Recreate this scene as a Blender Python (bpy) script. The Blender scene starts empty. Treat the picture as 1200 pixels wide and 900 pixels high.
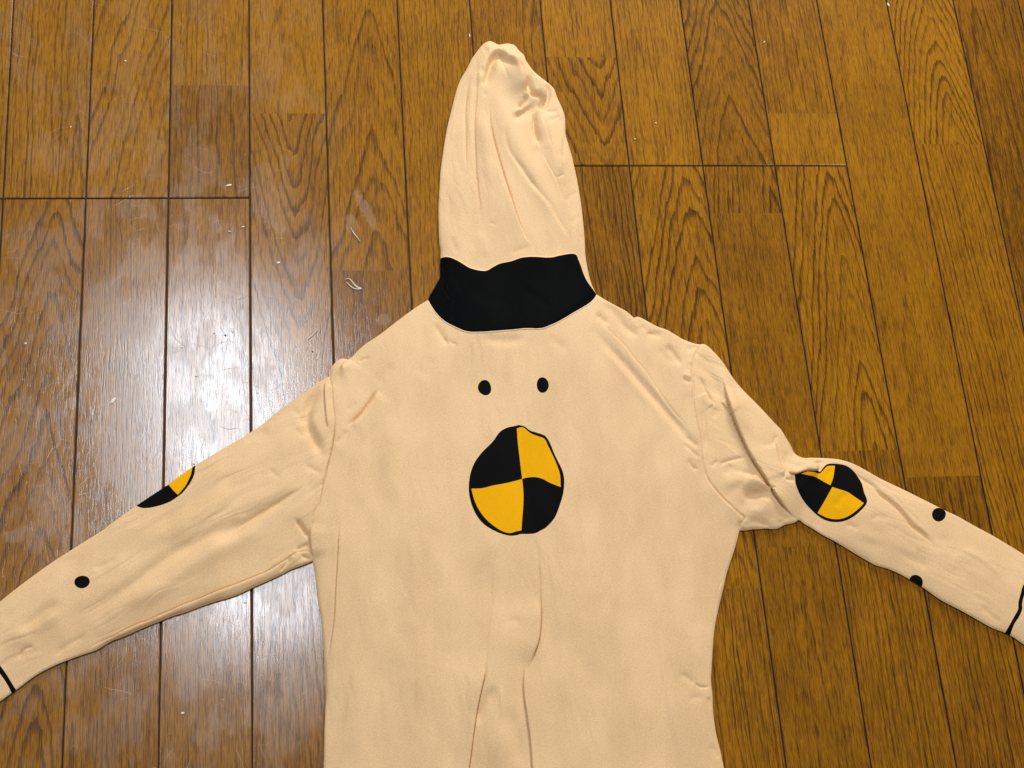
import bpy, math, random
import numpy as np
from mathutils import Vector, Euler
from mathutils.geometry import delaunay_2d_cdt

S = bpy.context.scene
C = S.collection
random.seed(7)

# ------------------------------------------------------------------ camera
CAM_H = 1.33633
CAM_ROT = (0.411294534, -0.11632714, -0.0714613182)
F_PX = 1842.607                       # focal length in pixels of a 1200 px wide picture
cam_d = bpy.data.cameras.new('camera')
cam = bpy.data.objects.new('camera', cam_d)
C.objects.link(cam)
cam.location = (0, 0, CAM_H)
cam.rotation_euler = CAM_ROT
cam_d.sensor_width = 36
cam_d.lens = F_PX * 36 / 1200
cam_d.clip_start = 0.01
cam_d.clip_end = 50
S.camera = cam

# ------------------------------------------------------------------ light
S.view_settings.view_transform = 'Standard'
S.view_settings.look = 'None'
S.view_settings.exposure = 0
S.view_settings.gamma = 1
w = bpy.data.worlds.new('World')
S.world = w
w.use_nodes = True
bg = w.node_tree.nodes['Background']
bg.inputs[0].default_value = (1.0, 0.93, 0.84, 1)
bg.inputs[1].default_value = 0.09

def area(name, loc, target, sx, sy, power, col, shape='RECTANGLE', spread=180):
    d = bpy.data.lights.new(name, 'AREA')
    d.shape = shape
    d.size = sx
    d.size_y = sy
    d.energy = power
    d.color = col
    d.spread = math.radians(spread)
    o = bpy.data.objects.new(name, d)
    C.objects.link(o)
    o.location = loc
    o.rotation_euler = (Vector(target) - Vector(loc)).to_track_quat('-Z', 'Y').to_euler()
    return o

# the ceiling lamp that the lacquered floor mirrors, then added fill lights without a known source
area('ceiling_lamp', (-0.15, 1.38, 2.4), (0.0, 0.6, 0), 0.26, 0.84, 38, (0.80, 0.89, 1.0))
area('relief_light', (0.9, 2.7, 0.95), (0.25, 0.5, 0), 0.7, 0.6, 54, (1.0, 0.92, 0.84))  # added low grazing light, no window seen; brings out the creases
area('warm_fill', (1.9, -0.6, 2.3), (0.3, 0.6, 0), 0.8, 0.8, 23, (1.0, 0.90, 0.81))  # added unseen fill from right-front, brightens the right sleeve
area('left_fill', (-2.6, 0.6, 1.5), (0.2, 0.6, 0), 0.9, 0.9, 12, (1.0, 0.80, 0.55))  # added unseen orange fill, warms the left sleeve

# ------------------------------------------------------------------ photograph pixel -> floor (metres)
_R = np.array(Euler(CAM_ROT, 'XYZ').to_matrix())
def floor_pt(px):
    px = np.asarray(px, float)
    d = np.stack([(px[..., 0] - 600) / F_PX, -(px[..., 1] - 450) / F_PX, -np.ones(px.shape[:-1])], -1) @ _R.T
    t = CAM_H / -d[..., 2]
    return np.stack([d[..., 0] * t, d[..., 1] * t], -1)
MM = 0.00079                          # metres of floor per photo pixel, roughly

# ------------------------------------------------------------------ node helpers
class NT:
    def __init__(s, name):
        s.m = bpy.data.materials.new(name)
        s.m.use_nodes = True
        s.t = s.m.node_tree
        s.b = s.t.nodes['Principled BSDF']
    def n(s, typ, **kw):
        nd = s.t.nodes.new(typ)
        for k, v in kw.items():
            setattr(nd, k, v)
        return nd
    def put(s, sock, v):
        if v is None:
            return
        if isinstance(v, bpy.types.NodeSocket):
            s.t.links.new(v, sock)
        else:
            sock.default_value = v
    def m_(s, op, a, b=None, c=None, clamp=False):
        nd = s.n('ShaderNodeMath', operation=op, use_clamp=clamp)
        s.put(nd.inputs[0], a); s.put(nd.inputs[1], b); s.put(nd.inputs[2], c)
        return nd.outputs[0]
    def noise(s, vec, scale=1.0, detail=2.0, rough=0.5, dist=0.0):
        nd = s.n('ShaderNodeTexNoise')
        s.put(nd.inputs['Vector'], vec)
        nd.inputs['Scale'].default_value = scale
        nd.inputs['Detail'].default_value = detail
        nd.inputs['Roughness'].default_value = rough
        nd.inputs['Distortion'].default_value = dist
        return nd.outputs['Fac']
    def xyz(s, x, y, z=0.0):
        nd = s.n('ShaderNodeCombineXYZ')
        s.put(nd.inputs[0], x); s.put(nd.inputs[1], y); s.put(nd.inputs[2], z)
        return nd.outputs[0]
    def step(s, v, lo, hi, a=0.0, b=1.0):
        nd = s.n('ShaderNodeMapRange', interpolation_type='SMOOTHSTEP')
        s.put(nd.inputs[0], v)
        for i, q in enumerate((lo, hi, a, b)):
            s.put(nd.inputs[1 + i], q)
        return nd.outputs[0]
    def mix(s, f, a, b, blend='MIX'):
        nd = s.n('ShaderNodeMix', data_type='RGBA', blend_type=blend)
        s.put(nd.inputs[0], f); s.put(nd.inputs[6], a); s.put(nd.inputs[7], b)
        return nd.outputs[2]
    def bump(s, h, strength, dist, prev=None):
        nd = s.n('ShaderNodeBump')
        nd.inputs['Strength'].default_value = strength
        nd.inputs['Distance'].default_value = dist
        s.put(nd.inputs['Height'], h)
        if prev is not None:
            s.put(nd.inputs['Normal'], prev)
        return nd.outputs[0]

# ------------------------------------------------------------------ floor material
def wood_material():
    M = NT('lacquered_oak')
    geo = M.n('ShaderNodeNewGeometry')
    sep = M.n('ShaderNodeSeparateXYZ'); M.put(sep.inputs[0], geo.outputs['Position'])
    X = M.m_('MULTIPLY', sep.outputs[0], 1000.0)
    Y = M.m_('MULTIPLY', sep.outputs[1], 1000.0)
    a = M.n('ShaderNodeAttribute', attribute_name='grain_a')
    b = M.n('ShaderNodeAttribute', attribute_name='grain_b')
    sa = M.n('ShaderNodeSeparateXYZ'); M.put(sa.inputs[0], a.outputs['Vector'])
    sb = M.n('ShaderNodeSeparateXYZ'); M.put(sb.inputs[0], b.outputs['Vector'])
    XC, LA, LB = sa.outputs            # axis of the figure (mm), ring density across, along
    TONE, RING, SEED = sb.outputs
    u = M.m_('SUBTRACT', X, XC)
    sx = M.m_('MULTIPLY', SEED, 37.0)
    warp = M.m_('SUBTRACT', M.noise(M.xyz(M.m_('MULTIPLY', X, 0.03), M.m_('MULTIPLY', Y, 0.007), sx), 1.0, 3.0, 0.55), 0.5)
    jag = M.m_('SUBTRACT', M.noise(M.xyz(M.m_('MULTIPLY', X, 0.35), M.m_('MULTIPLY', Y, 0.05), sx), 1.0, 3.0, 0.6), 0.5)
    uu = M.m_('SQRT', M.m_('ADD', M.m_('MULTIPLY', u, u), 30.0))
    f = M.m_('ADD', M.m_('MULTIPLY', uu, LA), M.m_('MULTIPLY', Y, LB))
    f = M.m_('ADD', f, M.m_('MULTIPLY', warp, 3.0))
    f = M.m_('ADD', f, M.m_('MULTIPLY', jag, 0.42))
    fr = M.m_('FRACT', f)
    late = M.m_('MULTIPLY', M.step(fr, 0.50, 0.90), M.step(fr, 0.94, 1.0, 1.0, 0.0))
    idx = M.m_('FLOOR', f)
    rv = M.noise(M.xyz(M.m_('MULTIPLY', idx, 5.37), sx, 2.0), 1.0, 0.0)
    late = M.m_('MULTIPLY', late, M.step(rv, 0.32, 0.62, 0.25, 1.0))
    # pores: short dark dashes along the plank, thick in the dark rings
    p1 = M.noise(M.xyz(M.m_('MULTIPLY', X, 1.25), M.m_('MULTIPLY', Y, 0.036), sx), 1.0, 2.0, 0.6)
    p2 = M.noise(M.xyz(M.m_('MULTIPLY', X, 2.3), M.m_('MULTIPLY', Y, 0.09), sx), 1.0, 1.0, 0.5)
    pores = M.step(M.m_('ADD', p1, M.m_('MULTIPLY', late, 0.06)), 0.50, 0.68)
    fine = M.step(p2, 0.42, 0.72)
    mott = M.noise(M.xyz(M.m_('MULTIPLY', X, 0.035), M.m_('MULTIPLY', Y, 0.012), sx), 1.0, 3.0, 0.6)
    fleck = M.noise(M.xyz(M.m_('MULTIPLY', X, 0.42), M.m_('MULTIPLY', Y, 0.11), sx), 1.0, 3.0, 0.65, 0.6)
    d = M.m_('MULTIPLY', late, M.m_('MULTIPLY', RING, 0.40))
    d = M.m_('ADD', d, M.m_('MULTIPLY', pores, 0.29))
    d = M.m_('ADD', d, M.m_('MULTIPLY', fine, 0.26))
    d = M.m_('ADD', d, M.m_('MULTIPLY', M.m_('SUBTRACT', mott, 0.5), -0.42))
    d = M.m_('ADD', d, M.m_('MULTIPLY', M.m_('SUBTRACT', fleck, 0.5), 0.42))
    d = M.m_('ADD', d, M.m_('ADD', M.m_('MULTIPLY', TONE, 0.9), 0.03))
    ramp = M.n('ShaderNodeValToRGB')
    cr = ramp.color_ramp
    cr.elements[0].position = 0.0;  cr.elements[0].color = (0.355, 0.152, 0.0036, 1)
    cr.elements[1].position = 1.0;  cr.elements[1].color = (0.036, 0.0135, 0.0012, 1)
    e = cr.elements.new(0.30); e.color = (0.205, 0.081, 0.0014, 1)
    e = cr.elements.new(0.58); e.color = (0.094, 0.034, 0.0010, 1)
    M.put(ramp.inputs[0], d)
    col = ramp.outputs[0]
    # worn, scratched side of the floor (towards -X), with pale smears that have a shape of their own
    wear = M.step(M.m_('ADD', X, M.m_('MULTIPLY', M.noise(M.xyz(M.m_('MULTIPLY', X, 0.01), M.m_('MULTIPLY', Y, 0.01)), 1.0, 3.0), 160.0)), 170.0, 60.0)
    smear_n = M.noise(M.xyz(M.m_('MULTIPLY', X, 0.028), M.m_('MULTIPLY', Y, 0.016), 4.0), 1.0, 4.0, 0.55)
    smear = M.m_('MULTIPLY', M.step(smear_n, 0.47, 0.56), wear)
    scr = None
    for k, (ang, sc) in enumerate(((0.35, 0.9), (-0.6, 1.1), (1.2, 0.8), (-1.25, 1.2), (0.05, 1.0))):
        ca, sn = math.cos(ang), math.sin(ang)
        rx = M.m_('ADD', M.m_('MULTIPLY', X, ca), M.m_('MULTIPLY', Y, sn))
        ry = M.m_('SUBTRACT', M.m_('MULTIPLY', Y, ca), M.m_('MULTIPLY', X, sn))
        rx = M.m_('ADD', rx, M.m_('MULTIPLY', M.noise(M.xyz(M.m_('MULTIPLY', X, 0.03), M.m_('MULTIPLY', Y, 0.03), 7.0 * k), 1.0, 1.0), 22.0))
        nn = M.noise(M.xyz(M.m_('MULTIPLY', rx, 0.9 * sc), M.m_('MULTIPLY', ry, 0.022 * sc), 11.0 * k + 3.0), 1.0, 0.0)
        t = M.step(nn, 0.795, 0.83)
        scr = t if scr is None else M.m_('MAXIMUM', scr, t)
    scr = M.m_('MULTIPLY', scr, M.step(M.noise(M.xyz(M.m_('MULTIPLY', X, 0.012), M.m_('MULTIPLY', Y, 0.012), 31.0), 1.0, 2.0), 0.42, 0.56))
    scr = M.m_('MULTIPLY', scr, M.m_('ADD', M.m_('MULTIPLY', wear, 0.95), 0.05))
    spots = M.m_('MULTIPLY', M.step(M.noise(M.xyz(M.m_('MULTIPLY', X, 0.33), M.m_('MULTIPLY', Y, 0.25), 9.0), 1.0, 1.0), 0.77, 0.81), M.m_('ADD', M.m_('MULTIPLY', wear, 0.9), 0.1))
    marks = None
    for (px, py, rx_, ry_, rot, amt) in ((80, 444, 3.2, 24, -0.42, .8), (84, 473, 9, 7, 0, .8), (22, 626, 17, 10, .4, .6), (40, 637, 12, 12, 0, .5),
                                         (428, 245, 7, 34, 0.42, .65), (412, 262, 8, 16, .2, .5), (255, 762, 5, 22, 0.1, .5), (450, 375, 10, 9, .3, .5)):
        q = floor_pt((px, py)) * 1000
        ca, sn = math.cos(rot), math.sin(rot)
        dx = M.m_('SUBTRACT', X, float(q[0])); dy = M.m_('SUBTRACT', Y, float(q[1]))
        ex = M.m_('DIVIDE', M.m_('ADD', M.m_('MULTIPLY', dx, ca), M.m_('MULTIPLY', dy, sn)), rx_ * .8)
        ey = M.m_('DIVIDE', M.m_('SUBTRACT', M.m_('MULTIPLY', dy, ca), M.m_('MULTIPLY', dx, sn)), ry_ * .8)
        r = M.m_('SQRT', M.m_('ADD', M.m_('MULTIPLY', ex, ex), M.m_('MULTIPLY', ey, ey)))
        r = M.m_('ADD', r, M.m_('MULTIPLY', M.m_('SUBTRACT', M.noise(M.xyz(M.m_('MULTIPLY', X, 0.2), M.m_('MULTIPLY', Y, 0.2)), 1.0, 3.0), 0.5), 1.3))
        t = M.m_('MULTIPLY', M.step(r, 1.0, 0.75), amt)
        marks = t if marks is None else M.m_('MAXIMUM', marks, t)
    col = M.mix(M.m_('MULTIPLY', smear, 0.05), col, (0.42, 0.33, 0.25, 1))
    col = M.mix(M.m_('MULTIPLY', wear, 0.10), col, (0.24, 0.14, 0.07, 1))
    col = M.mix(M.m_('MULTIPLY', marks, 0.26), col, (0.50, 0.40, 0.32, 1))
    col = M.mix(M.m_('MULTIPLY', scr, 0.12), col, (0.62, 0.50, 0.38, 1))
    col = M.mix(M.m_('MULTIPLY', spots, 0.28), col, (0.62, 0.52, 0.42, 1))
    M.put(M.b.inputs['Base Color'], col)
    rough = M.m_('ADD', 0.50, M.m_('MULTIPLY', pores, 0.10))
    M.put(M.b.inputs['Roughness'], rough)
    M.b.inputs['Specular IOR Level'].default_value = 0.04
    M.b.inputs['Coat Weight'].default_value = 0.85
    M.b.inputs['Coat IOR'].default_value = 1.5
    M.put(M.b.inputs['Coat Roughness'], M.m_('ADD', M.m_('ADD', 0.158, M.m_('MULTIPLY', smear, 0.05)), M.m_('MULTIPLY', scr, 0.1)))
    h = M.m_('ADD', M.m_('MULTIPLY', pores, -0.5), M.m_('MULTIPLY', late, -0.25))
    h = M.m_('ADD', h, M.m_('MULTIPLY', fine, -0.25))
    h = M.m_('ADD', h, M.m_('MULTIPLY', fleck, 0.5))
    h = M.m_('ADD', h, M.m_('MULTIPLY', scr, -0.5))
    h = M.m_('ADD', h, M.m_('MULTIPLY', marks, 0.4))
    M.put(M.b.inputs['Normal'], M.bump(h, 0.5, 0.00022))
    M.put(M.b.inputs['Coat Normal'], M.bump(h, 0.11, 0.00022))
    return M.m

def plain(name, col, rough=0.8, spec=0.3):
    M = NT(name)
    M.b.inputs['Base Color'].default_value = (*col, 1)
    M.b.inputs['Roughness'].default_value = rough
    M.b.inputs['Specular IOR Level'].default_value = spec
    return M.m

def cloth_material(name, col, col2, sheen=0.15, rough=0.85, spec=0.2, angle=0.0, crease=0.0):
    """knitted cloth: fine loops plus faint tension creases running along 'angle' (radians from +Y)"""
    M = NT(name)
    geo = M.n('ShaderNodeNewGeometry')
    sep = M.n('ShaderNodeSeparateXYZ'); M.put(sep.inputs[0], geo.outputs['Position'])
    X0_ = M.m_('MULTIPLY', sep.outputs[0], 1000.0); Y0_ = M.m_('MULTIPLY', sep.outputs[1], 1000.0)
    ca, sn = math.cos(angle), math.sin(angle)
    X = M.m_('ADD', M.m_('MULTIPLY', X0_, ca), M.m_('MULTIPLY', Y0_, sn))
    Y = M.m_('SUBTRACT', M.m_('MULTIPLY', Y0_, ca), M.m_('MULTIPLY', X0_, sn))
    n1 = M.noise(M.xyz(M.m_('MULTIPLY', X, 0.03), M.m_('MULTIPLY', Y, 0.010)), 1.0, 4.0, 0.6)
    knit = M.noise(M.xyz(M.m_('MULTIPLY', X, 1.1), M.m_('MULTIPLY', Y, 0.55)), 1.0, 2.0, 0.7)
    knit2 = M.noise(M.xyz(M.m_('MULTIPLY', X, 0.5), M.m_('MULTIPLY', Y, 1.2), 5.0), 1.0, 2.0, 0.7)
    k = M.m_('MULTIPLY', M.m_('ADD', knit, knit2), 0.5)
    M.put(M.b.inputs['Base Color'], M.mix(M.m_('ADD', M.m_('MULTIPLY', M.step(n1, 0.35, 0.65), 0.35), M.m_('MULTIPLY', M.step(k, 0.38, 0.62), 0.65)), (*col, 1), (*col2, 1)))
    M.b.inputs['Roughness'].default_value = rough
    M.b.inputs['Specular IOR Level'].default_value = spec
    M.b.inputs['Sheen Weight'].default_value = sheen
    M.b.inputs['Sheen Roughness'].default_value = 0.4
    nrm = M.bump(k, 0.7, 0.0003)
    if crease:
        wx = M.m_('MULTIPLY', M.noise(M.xyz(M.m_('MULTIPLY', X, 0.02), M.m_('MULTIPLY', Y, 0.012), 8.0), 1.0, 2.0), 30.0)
        Xw = M.m_('ADD', X, wx)
        def ridge(sx, sy, z):
            n = M.noise(M.xyz(M.m_('MULTIPLY', Xw, sx), M.m_('MULTIPLY', Y, sy), z), 1.0, 1.0, 0.4)
            return M.step(M.m_('ABSOLUTE', M.m_('SUBTRACT', n, 0.5)), 0.0, 0.10)
        msk = M.step(M.noise(M.xyz(M.m_('MULTIPLY', X0_, 0.016), M.m_('MULTIPLY', Y0_, 0.016), 3.0), 1.0, 2.0), 0.40, 0.60)
        h = M.m_('MULTIPLY', M.m_('ADD', ridge(0.045, 0.0075, 1.0), M.m_('MULTIPLY', ridge(0.11, 0.02, 2.0), 0.35)), msk)
        nrm = M.bump(h, crease, 0.0011, nrm)
    M.put(M.b.inputs['Normal'], nrm)
    return M.m

WOOD = wood_material()
GROOVE = plain('groove_dark', (0.022, 0.009, 0.007), 0.6)
BEIGE = ((0.640, 0.422, 0.215), (0.812, 0.556, 0.298))
def beige(name, angle, crease): return cloth_material(name, *BEIGE, sheen=0.08, rough=0.62, spec=0.32, angle=angle, crease=crease)
CLOTHS = {'hood': beige('beige_jersey_hood', 0.12, 0.32), 'torso': beige('beige_jersey_torso', -0.04, 0.26),
          'sleeve_l': beige('beige_jersey_sleeve_left', -1.02, 0.5), 'sleeve_r': beige('beige_jersey_sleeve_right', 1.05, 0.38)}
BLACK = cloth_material('black_rib_knit', (0.0012, 0.0015, 0.0018), (0.0032, 0.0037, 0.0041), 0.0, 0.78, 0.04, 0.0, 0.45)
INK = cloth_material('black_print', (0.0030, 0.0028, 0.0030), (0.0062, 0.0058, 0.0060), 0.0, 0.85, 0.04)
YELLOW = cloth_material('yellow_print', (0.74, 0.355, 0.0025), (0.84, 0.42, 0.0035), 0.0, 0.8, 0.06)

# ------------------------------------------------------------------ floor of strip boards
W = 0.07575
X0 = -0.27176
seam_fix = {0: (3.1, -.0083), 1: (-1.1, .0012), 2: (.3, .0006), 3: (1.0, .0015), 4: (2.0, -.0014), 5: (-.2, .0025), 6: (1.4, .0), 7: (-1.0, .0015),
            8: (-.8, -.0002), 9: (0, -.0018), 10: (-.2, -.0023), 11: (.8, -.0036), 12: (.3, .0004), 13: (-2.1, .0043), 14: (-3.0, .0043)}
def seam_x(k, y):
    off, sl = seam_fix.get(k, (0.0, 0.0))
    if not -0.2 < y < 1.6:
        y = min(max(y, -0.2), 1.6)
    return X0 + W * k + off / 1000 + sl * (y - 0.3)
# joint lines (real gaps between panels) and tone changes inside a strip
JL = float(floor_pt((150, 232.3))[1]); JR = float(floor_pt((830, 194.2))[1])
def yof(x, y): return float(floor_pt((x, y))[1])
# strip index -> list of (y_top, is_gap_below, tone, ring, across, along, axis fraction) ordered from far to near
def seg(ylow, gap, tone, ring, la, lb, ax): return (ylow, gap, tone, ring, la, lb, ax)
FAR = 3.2; NEAR = -2.2
strips = {
 -1: [seg(JL, 1, .02, .5, .13, .000, .2), seg(NEAR, 0, .10, .5, .12, .004, .4)],
 0: [seg(JL, 1, .02, .75, .17, .002, .95), seg(NEAR, 0, .08, .8, .10, .028, .55)],
 1: [seg(JL, 1, .00, .75, .11, .024, 1.02), seg(NEAR, 0, .10, .5, .20, .003, .1)],
 2: [seg(yof(240, 100), 0, .02, .45, .20, -.003, .1), seg(JL, 1, .16, .5, .18, .006, .7), seg(NEAR, 0, .10, .35, .12, .004, -.2)],
 3: [seg(yof(335, 133), 0, -.02, .15, .10, .01, .5), seg(yof(335, 560), 0, .07, .85, .13, -.030, .58), seg(NEAR, 0, .14, .5, .15, .012, .4)],
 4: [seg(yof(430, 317), 0, .06, .55, .09, .024, .6), seg(NEAR, 0, .16, .25, .12, .003, .3)],
 5: [seg(NEAR, 0, .02, .45, .20, .004, 1.3)],
 6: [seg(NEAR, 0, .10, .4, .14, .006, .9)],
 7: [seg(yof(670, 67), 0, .00, .35, .18, .002, .1), seg(JR, 1, .06, .8, .10, -.032, .72), seg(yof(800, 500), 0, .18, .7, .19, .008, -.3), seg(NEAR, 0, .1, .5, .2, .01, .4)],
 8: [seg(JR, 1, .01, .35, .22, .002, .3), seg(yof(860, 690), 0, .02, .9, .12, .030, .75), seg(NEAR, 0, .06, .7, .26, .002, .4)],
 9: [seg(JR, 1, .14, .8, .12, .034, .52), seg(yof(870, 250), 0, .18, .75, .20, .018, .9), seg(yof(950, 640), 0, .13, .15, .10, .003, .2), seg(NEAR, 0, .14, .25, .14, .003, .5)],
 10: [seg(yof(930, 133), 0, .06, .45, .24, .002, .5), seg(JR, 1, -.01, .15, .12, .002, .5), seg(yof(1010, 528), 0, .03, .85, .15, .026, .72), seg(NEAR, 0, .10, .5, .24, .003, .5)],
 11: [seg(yof(1085, 559), 0, .06, .10, .06, .004, .5), seg(NEAR, 0, .16, .55, .20, .005, .6)],
 12: [seg(yof(1110, 169), 0, .00, .95, .16, .036, .60), seg(yof(1180, 700), 0, .03, .8, .21, .012, -.2), seg(NEAR, 0, .1, .5, .2, .0, .4)],
 13: [seg(NEAR, 0, .22, .35, .12, .003, .3)],
 14: [seg(NEAR, 0, .12, .4, .14, .003, .3)],
}
rs = random.Random(3)
for k in list(range(-36, -1)) + list(range(15, 44)):
    lst = []; y = FAR - rs.uniform(.1, .9)
    while y > NEAR:
        lst.append(seg(y, 1 if k % 4 == 0 and len(lst) % 2 else 0, rs.uniform(0, .2), rs.uniform(.2, .9), rs.uniform(.1, .25), rs.choice((-1, 1)) * rs.uniform(0, .03), rs.uniform(-.2, 1.2)))
        y -= rs.uniform(.3, .6)
    lst.append(seg(NEAR, 0, .08, .4, .15, .01, .5))
    strips[k] = lst
verts, faces, mats, ga, gb = [], [], [], [], []
G = 0.00078      # half width of a groove
BV = 0.0007      # eased plank edge
DP = 0.0016
def add_face(idx, m, a, b):
    faces.append(idx); mats.append(m); ga.append(a); gb.append(b)
for k, lst in strips.items():
    hi = FAR
    for si, (lo, gap, tone, ring, la, lb, ax) in enumerate(lst):
        gh = G if (si > 0 and lst[si - 1][1]) else 0.0
        gl = G if gap else 0.0
        yt, yb = hi - gh, lo + gl
        axm = (seam_x(k, (hi + lo) / 2) + ax * W) * 1000
        A = (axm, la, lb); B = (tone + rs.uniform(-.015, .015), ring, rs.uniform(0, 9))
        n = max(1, int((yt - yb) / 0.15)); rows = []
        for r in range(n + 1):
            y = yt + (yb - yt) * r / n
            xl, xr = seam_x(k, y) + G, seam_x(k + 1, y) - G
            yy = y
            if r == 0 and gh: yy = y - BV
            if r == n and gl: yy = y + BV
            base = len(verts)
            verts += [(xl, yy, -DP), (xl, yy, -BV * .6), (xl + BV, yy, 0), (xr - BV, yy, 0), (xr, yy, -BV * .6), (xr, yy, -DP)]
            rows.append(base)
        for r in range(n):
            p, q = rows[r], rows[r + 1]
            for c in range(5):
                add_face((q + c, q + c + 1, p + c + 1, p + c), 0, A, B)
        if gh:
            p = rows[0]; b0 = len(verts)
            xl, xr = verts[p][0], verts[p + 5][0]
            verts += [(xl, yt, -BV * .6), (xr, yt, -BV * .6), (xl, yt, -DP), (xr, yt, -DP)]
            add_face((p + 1, p + 2, p + 3, p + 4, b0 + 1, b0), 0, A, B)
            add_face((b0, b0 + 1, b0 + 3, b0 + 2), 0, A, B)
        if gl:
            p = rows[-1]; b0 = len(verts)
            xl, xr = verts[p][0], verts[p + 5][0]
            verts += [(xl, yb, -BV * .6), (xr, yb, -BV * .6), (xl, yb, -DP), (xr, yb, -DP)]
            add_face((b0, b0 + 1, p + 4, p + 3, p + 2, p + 1), 0, A, B)
            add_face((b0 + 2, b0 + 3, b0 + 1, b0), 0, A, B)
        hi = lo
b0 = len(verts)
verts += [(-3.0, NEAR, -DP - .0002), (3.0, NEAR, -DP - .0002), (3.0, FAR, -DP - .0002), (-3.0, FAR, -DP - .0002)]
add_face((b0, b0 + 1, b0 + 2, b0 + 3), 1, (0, 0, 0), (0, 0, 0))
me = bpy.data.meshes.new('floor')
me.from_pydata(verts, [], faces)
me.materials.append(WOOD); me.materials.append(GROOVE)
me.polygons.foreach_set('material_index', mats)
at = me.attributes.new('grain_a', 'FLOAT_VECTOR', 'FACE'); at.data.foreach_set('vector', np.array(ga, np.float32).ravel())
at = me.attributes.new('grain_b', 'FLOAT_VECTOR', 'FACE'); at.data.foreach_set('vector', np.array(gb, np.float32).ravel())
me.update()
fl = bpy.data.objects.new('floor', me); C.objects.link(fl)
fl['kind'] = 'structure'

# ------------------------------------------------------------------ garment: traced outlines (photo pixels)
def smooth(pts, step=1.3, keep=()):
    """Catmull-Rom through pts, resampled at an even step; end points stay exactly."""
    P = np.array(pts, float)
    if len(P) < 3:
        out = P
    else:
        Q = np.vstack([2 * P[0] - P[1], P, 2 * P[-1] - P[-2]])
        out = []
        for i in range(1, len(Q) - 2):
            p0, p1, p2, p3 = Q[i - 1], Q[i], Q[i + 1], Q[i + 2]
            d1 = max(np.linalg.norm(p1 - p0), 1e-6) ** .5; d2 = max(np.linalg.norm(p2 - p1), 1e-6) ** .5; d3 = max(np.linalg.norm(p3 - p2), 1e-6) ** .5
            m1 = (p2 - p1 + d2 * ((p1 - p0) / d1 - (p2 - p0) / (d1 + d2)))
            m2 = (p2 - p1 + d2 * ((p3 - p2) / d3 - (p3 - p1) / (d2 + d3)))
            t = np.linspace(0, 1, 9)[:-1, None]
            out.append((2 * t**3 - 3 * t**2 + 1) * p1 + (t**3 - 2 * t**2 + t) * m1 + (-2 * t**3 + 3 * t**2) * p2 + (t**3 - t**2) * m2)
        out = np.vstack(out + [P[-1:]])
    L = np.r_[0, np.cumsum(np.linalg.norm(np.diff(out, axis=0), axis=1))]
    n = max(2, int(round(L[-1] / step)) + 1)
    s = np.linspace(0, L[-1], n)
    r = np.stack([np.interp(s, L, out[:, 0]), np.interp(s, L, out[:, 1])], 1)
    r[0], r[-1] = P[0], P[-1]
    return r
hood_edge = smooth([(516,303),(516.5,294),(515,285),(514,262),(514,240),(515,222),(516,203),(518,187),(520.5,170),(524,150),(528,133),(532,117),(536.5,101),(541,91),(547,81),(553,69),(559,60.5),(566,52),(571,49),(575,48.4),(580,50.5),(584,52.5),(588,52),(594,51.2),(600,52),(604,54),(608,59),(614,65),(616,70),(621,78),(626,84),(634,91),(643,98),(649,104),(652,112),(656,121),(660,130),(662,138),(662.5,150),(662.7,158),(665,166),(668,176),(671,187),(673,196),(676,210),(679,227),(681,240),(683.5,262),(685,280),(686,299),(688,312),(691,326),(694,335),(699,345)])
collar_top = smooth([(516,303),(521,301.8),(527,302.2),(534,305),(541,309),(549,313.7),(557,316),(565,317.2),(571,316.8),(578,312.8),(586,309),(600,306),(610,302.5),(620,301),(630,300.8),(640,301.6),(648,301.3),(655,299.5),(665,297.6),(672,297.2),(675.5,298.8),(677.5,303.5),(680.5,311),(684,321.5),(688,330),(693,337),(699,345)])
collar_bot = smooth([(699,345),(697,348.5),(692,353.5),(684,359),(674,365),(664,371.3),(654,377.2),(645,381.2),(637,384.3),(628,385.3),(618,384.8),(600,386.8),(580,388.6),(565,389.5),(552,389.2),(543,387),(533,382),(522,376),(514,369),(507.5,360.5),(501.5,351.5)])
collar_left = smooth([(501.5,351.5),(504,346),(508,339),(512.5,331),(515.5,325.5),(515.7,318),(515.6,310),(516,303)])
should_l = smooth([(501.5,351.5),(490,358.5),(480,365.5),(470,373),(460,380.5),(450,388.5),(440,395.5),(430,402),(420,410.5),(414,417),(409,421),(401,420.4),(396,422.3),(391,427),(387.5,433),(385.5,441)])
seam_l = smooth([(385.5,441),(388.7,454),(389.3,466),(390.3,476),(391.5,486),(392.3,497),(391.5,512),(388,530),(384.5,545),(381,560),(376.4,578),(372.5,593),(368,602),(365,614),(363.3,628),(364.7,641),(366.8,657.7)])
top_l = smooth([(385.5,441),(375,447),(366,453),(354,461.5),(340,471.5),(325,483),(305,499),(290,509),(277,517),(253,531),(230,544.7),(213,556),(197,568),(178,580.5),(159,593.3),(150,599.5),(138,608),(120,621.5),(102,633),(83,645),(62,658.5),(40,674),(20,689),(0,705),(-30,729),(-70,758),(-110,792)])
bot_l = smooth([(-128,868),(-100,872),(-50,849),(-20,832),(0,822),(10,815),(20,808),(43,791),(62,781),(80,773.5),(98,767),(113,762),(130,752),(147,745.5),(167,736.5),(187,728.5),(202,722.5),(217,718),(235,711),(253,705),(266,701.5),(280,696.5),(297,688.5),(314,681),(331,673),(342,667.3),(353,663.4),(366.8,657.7)])
end_l = smooth([(-110,792),(-124,815),(-132,840),(-128,868)])
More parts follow.
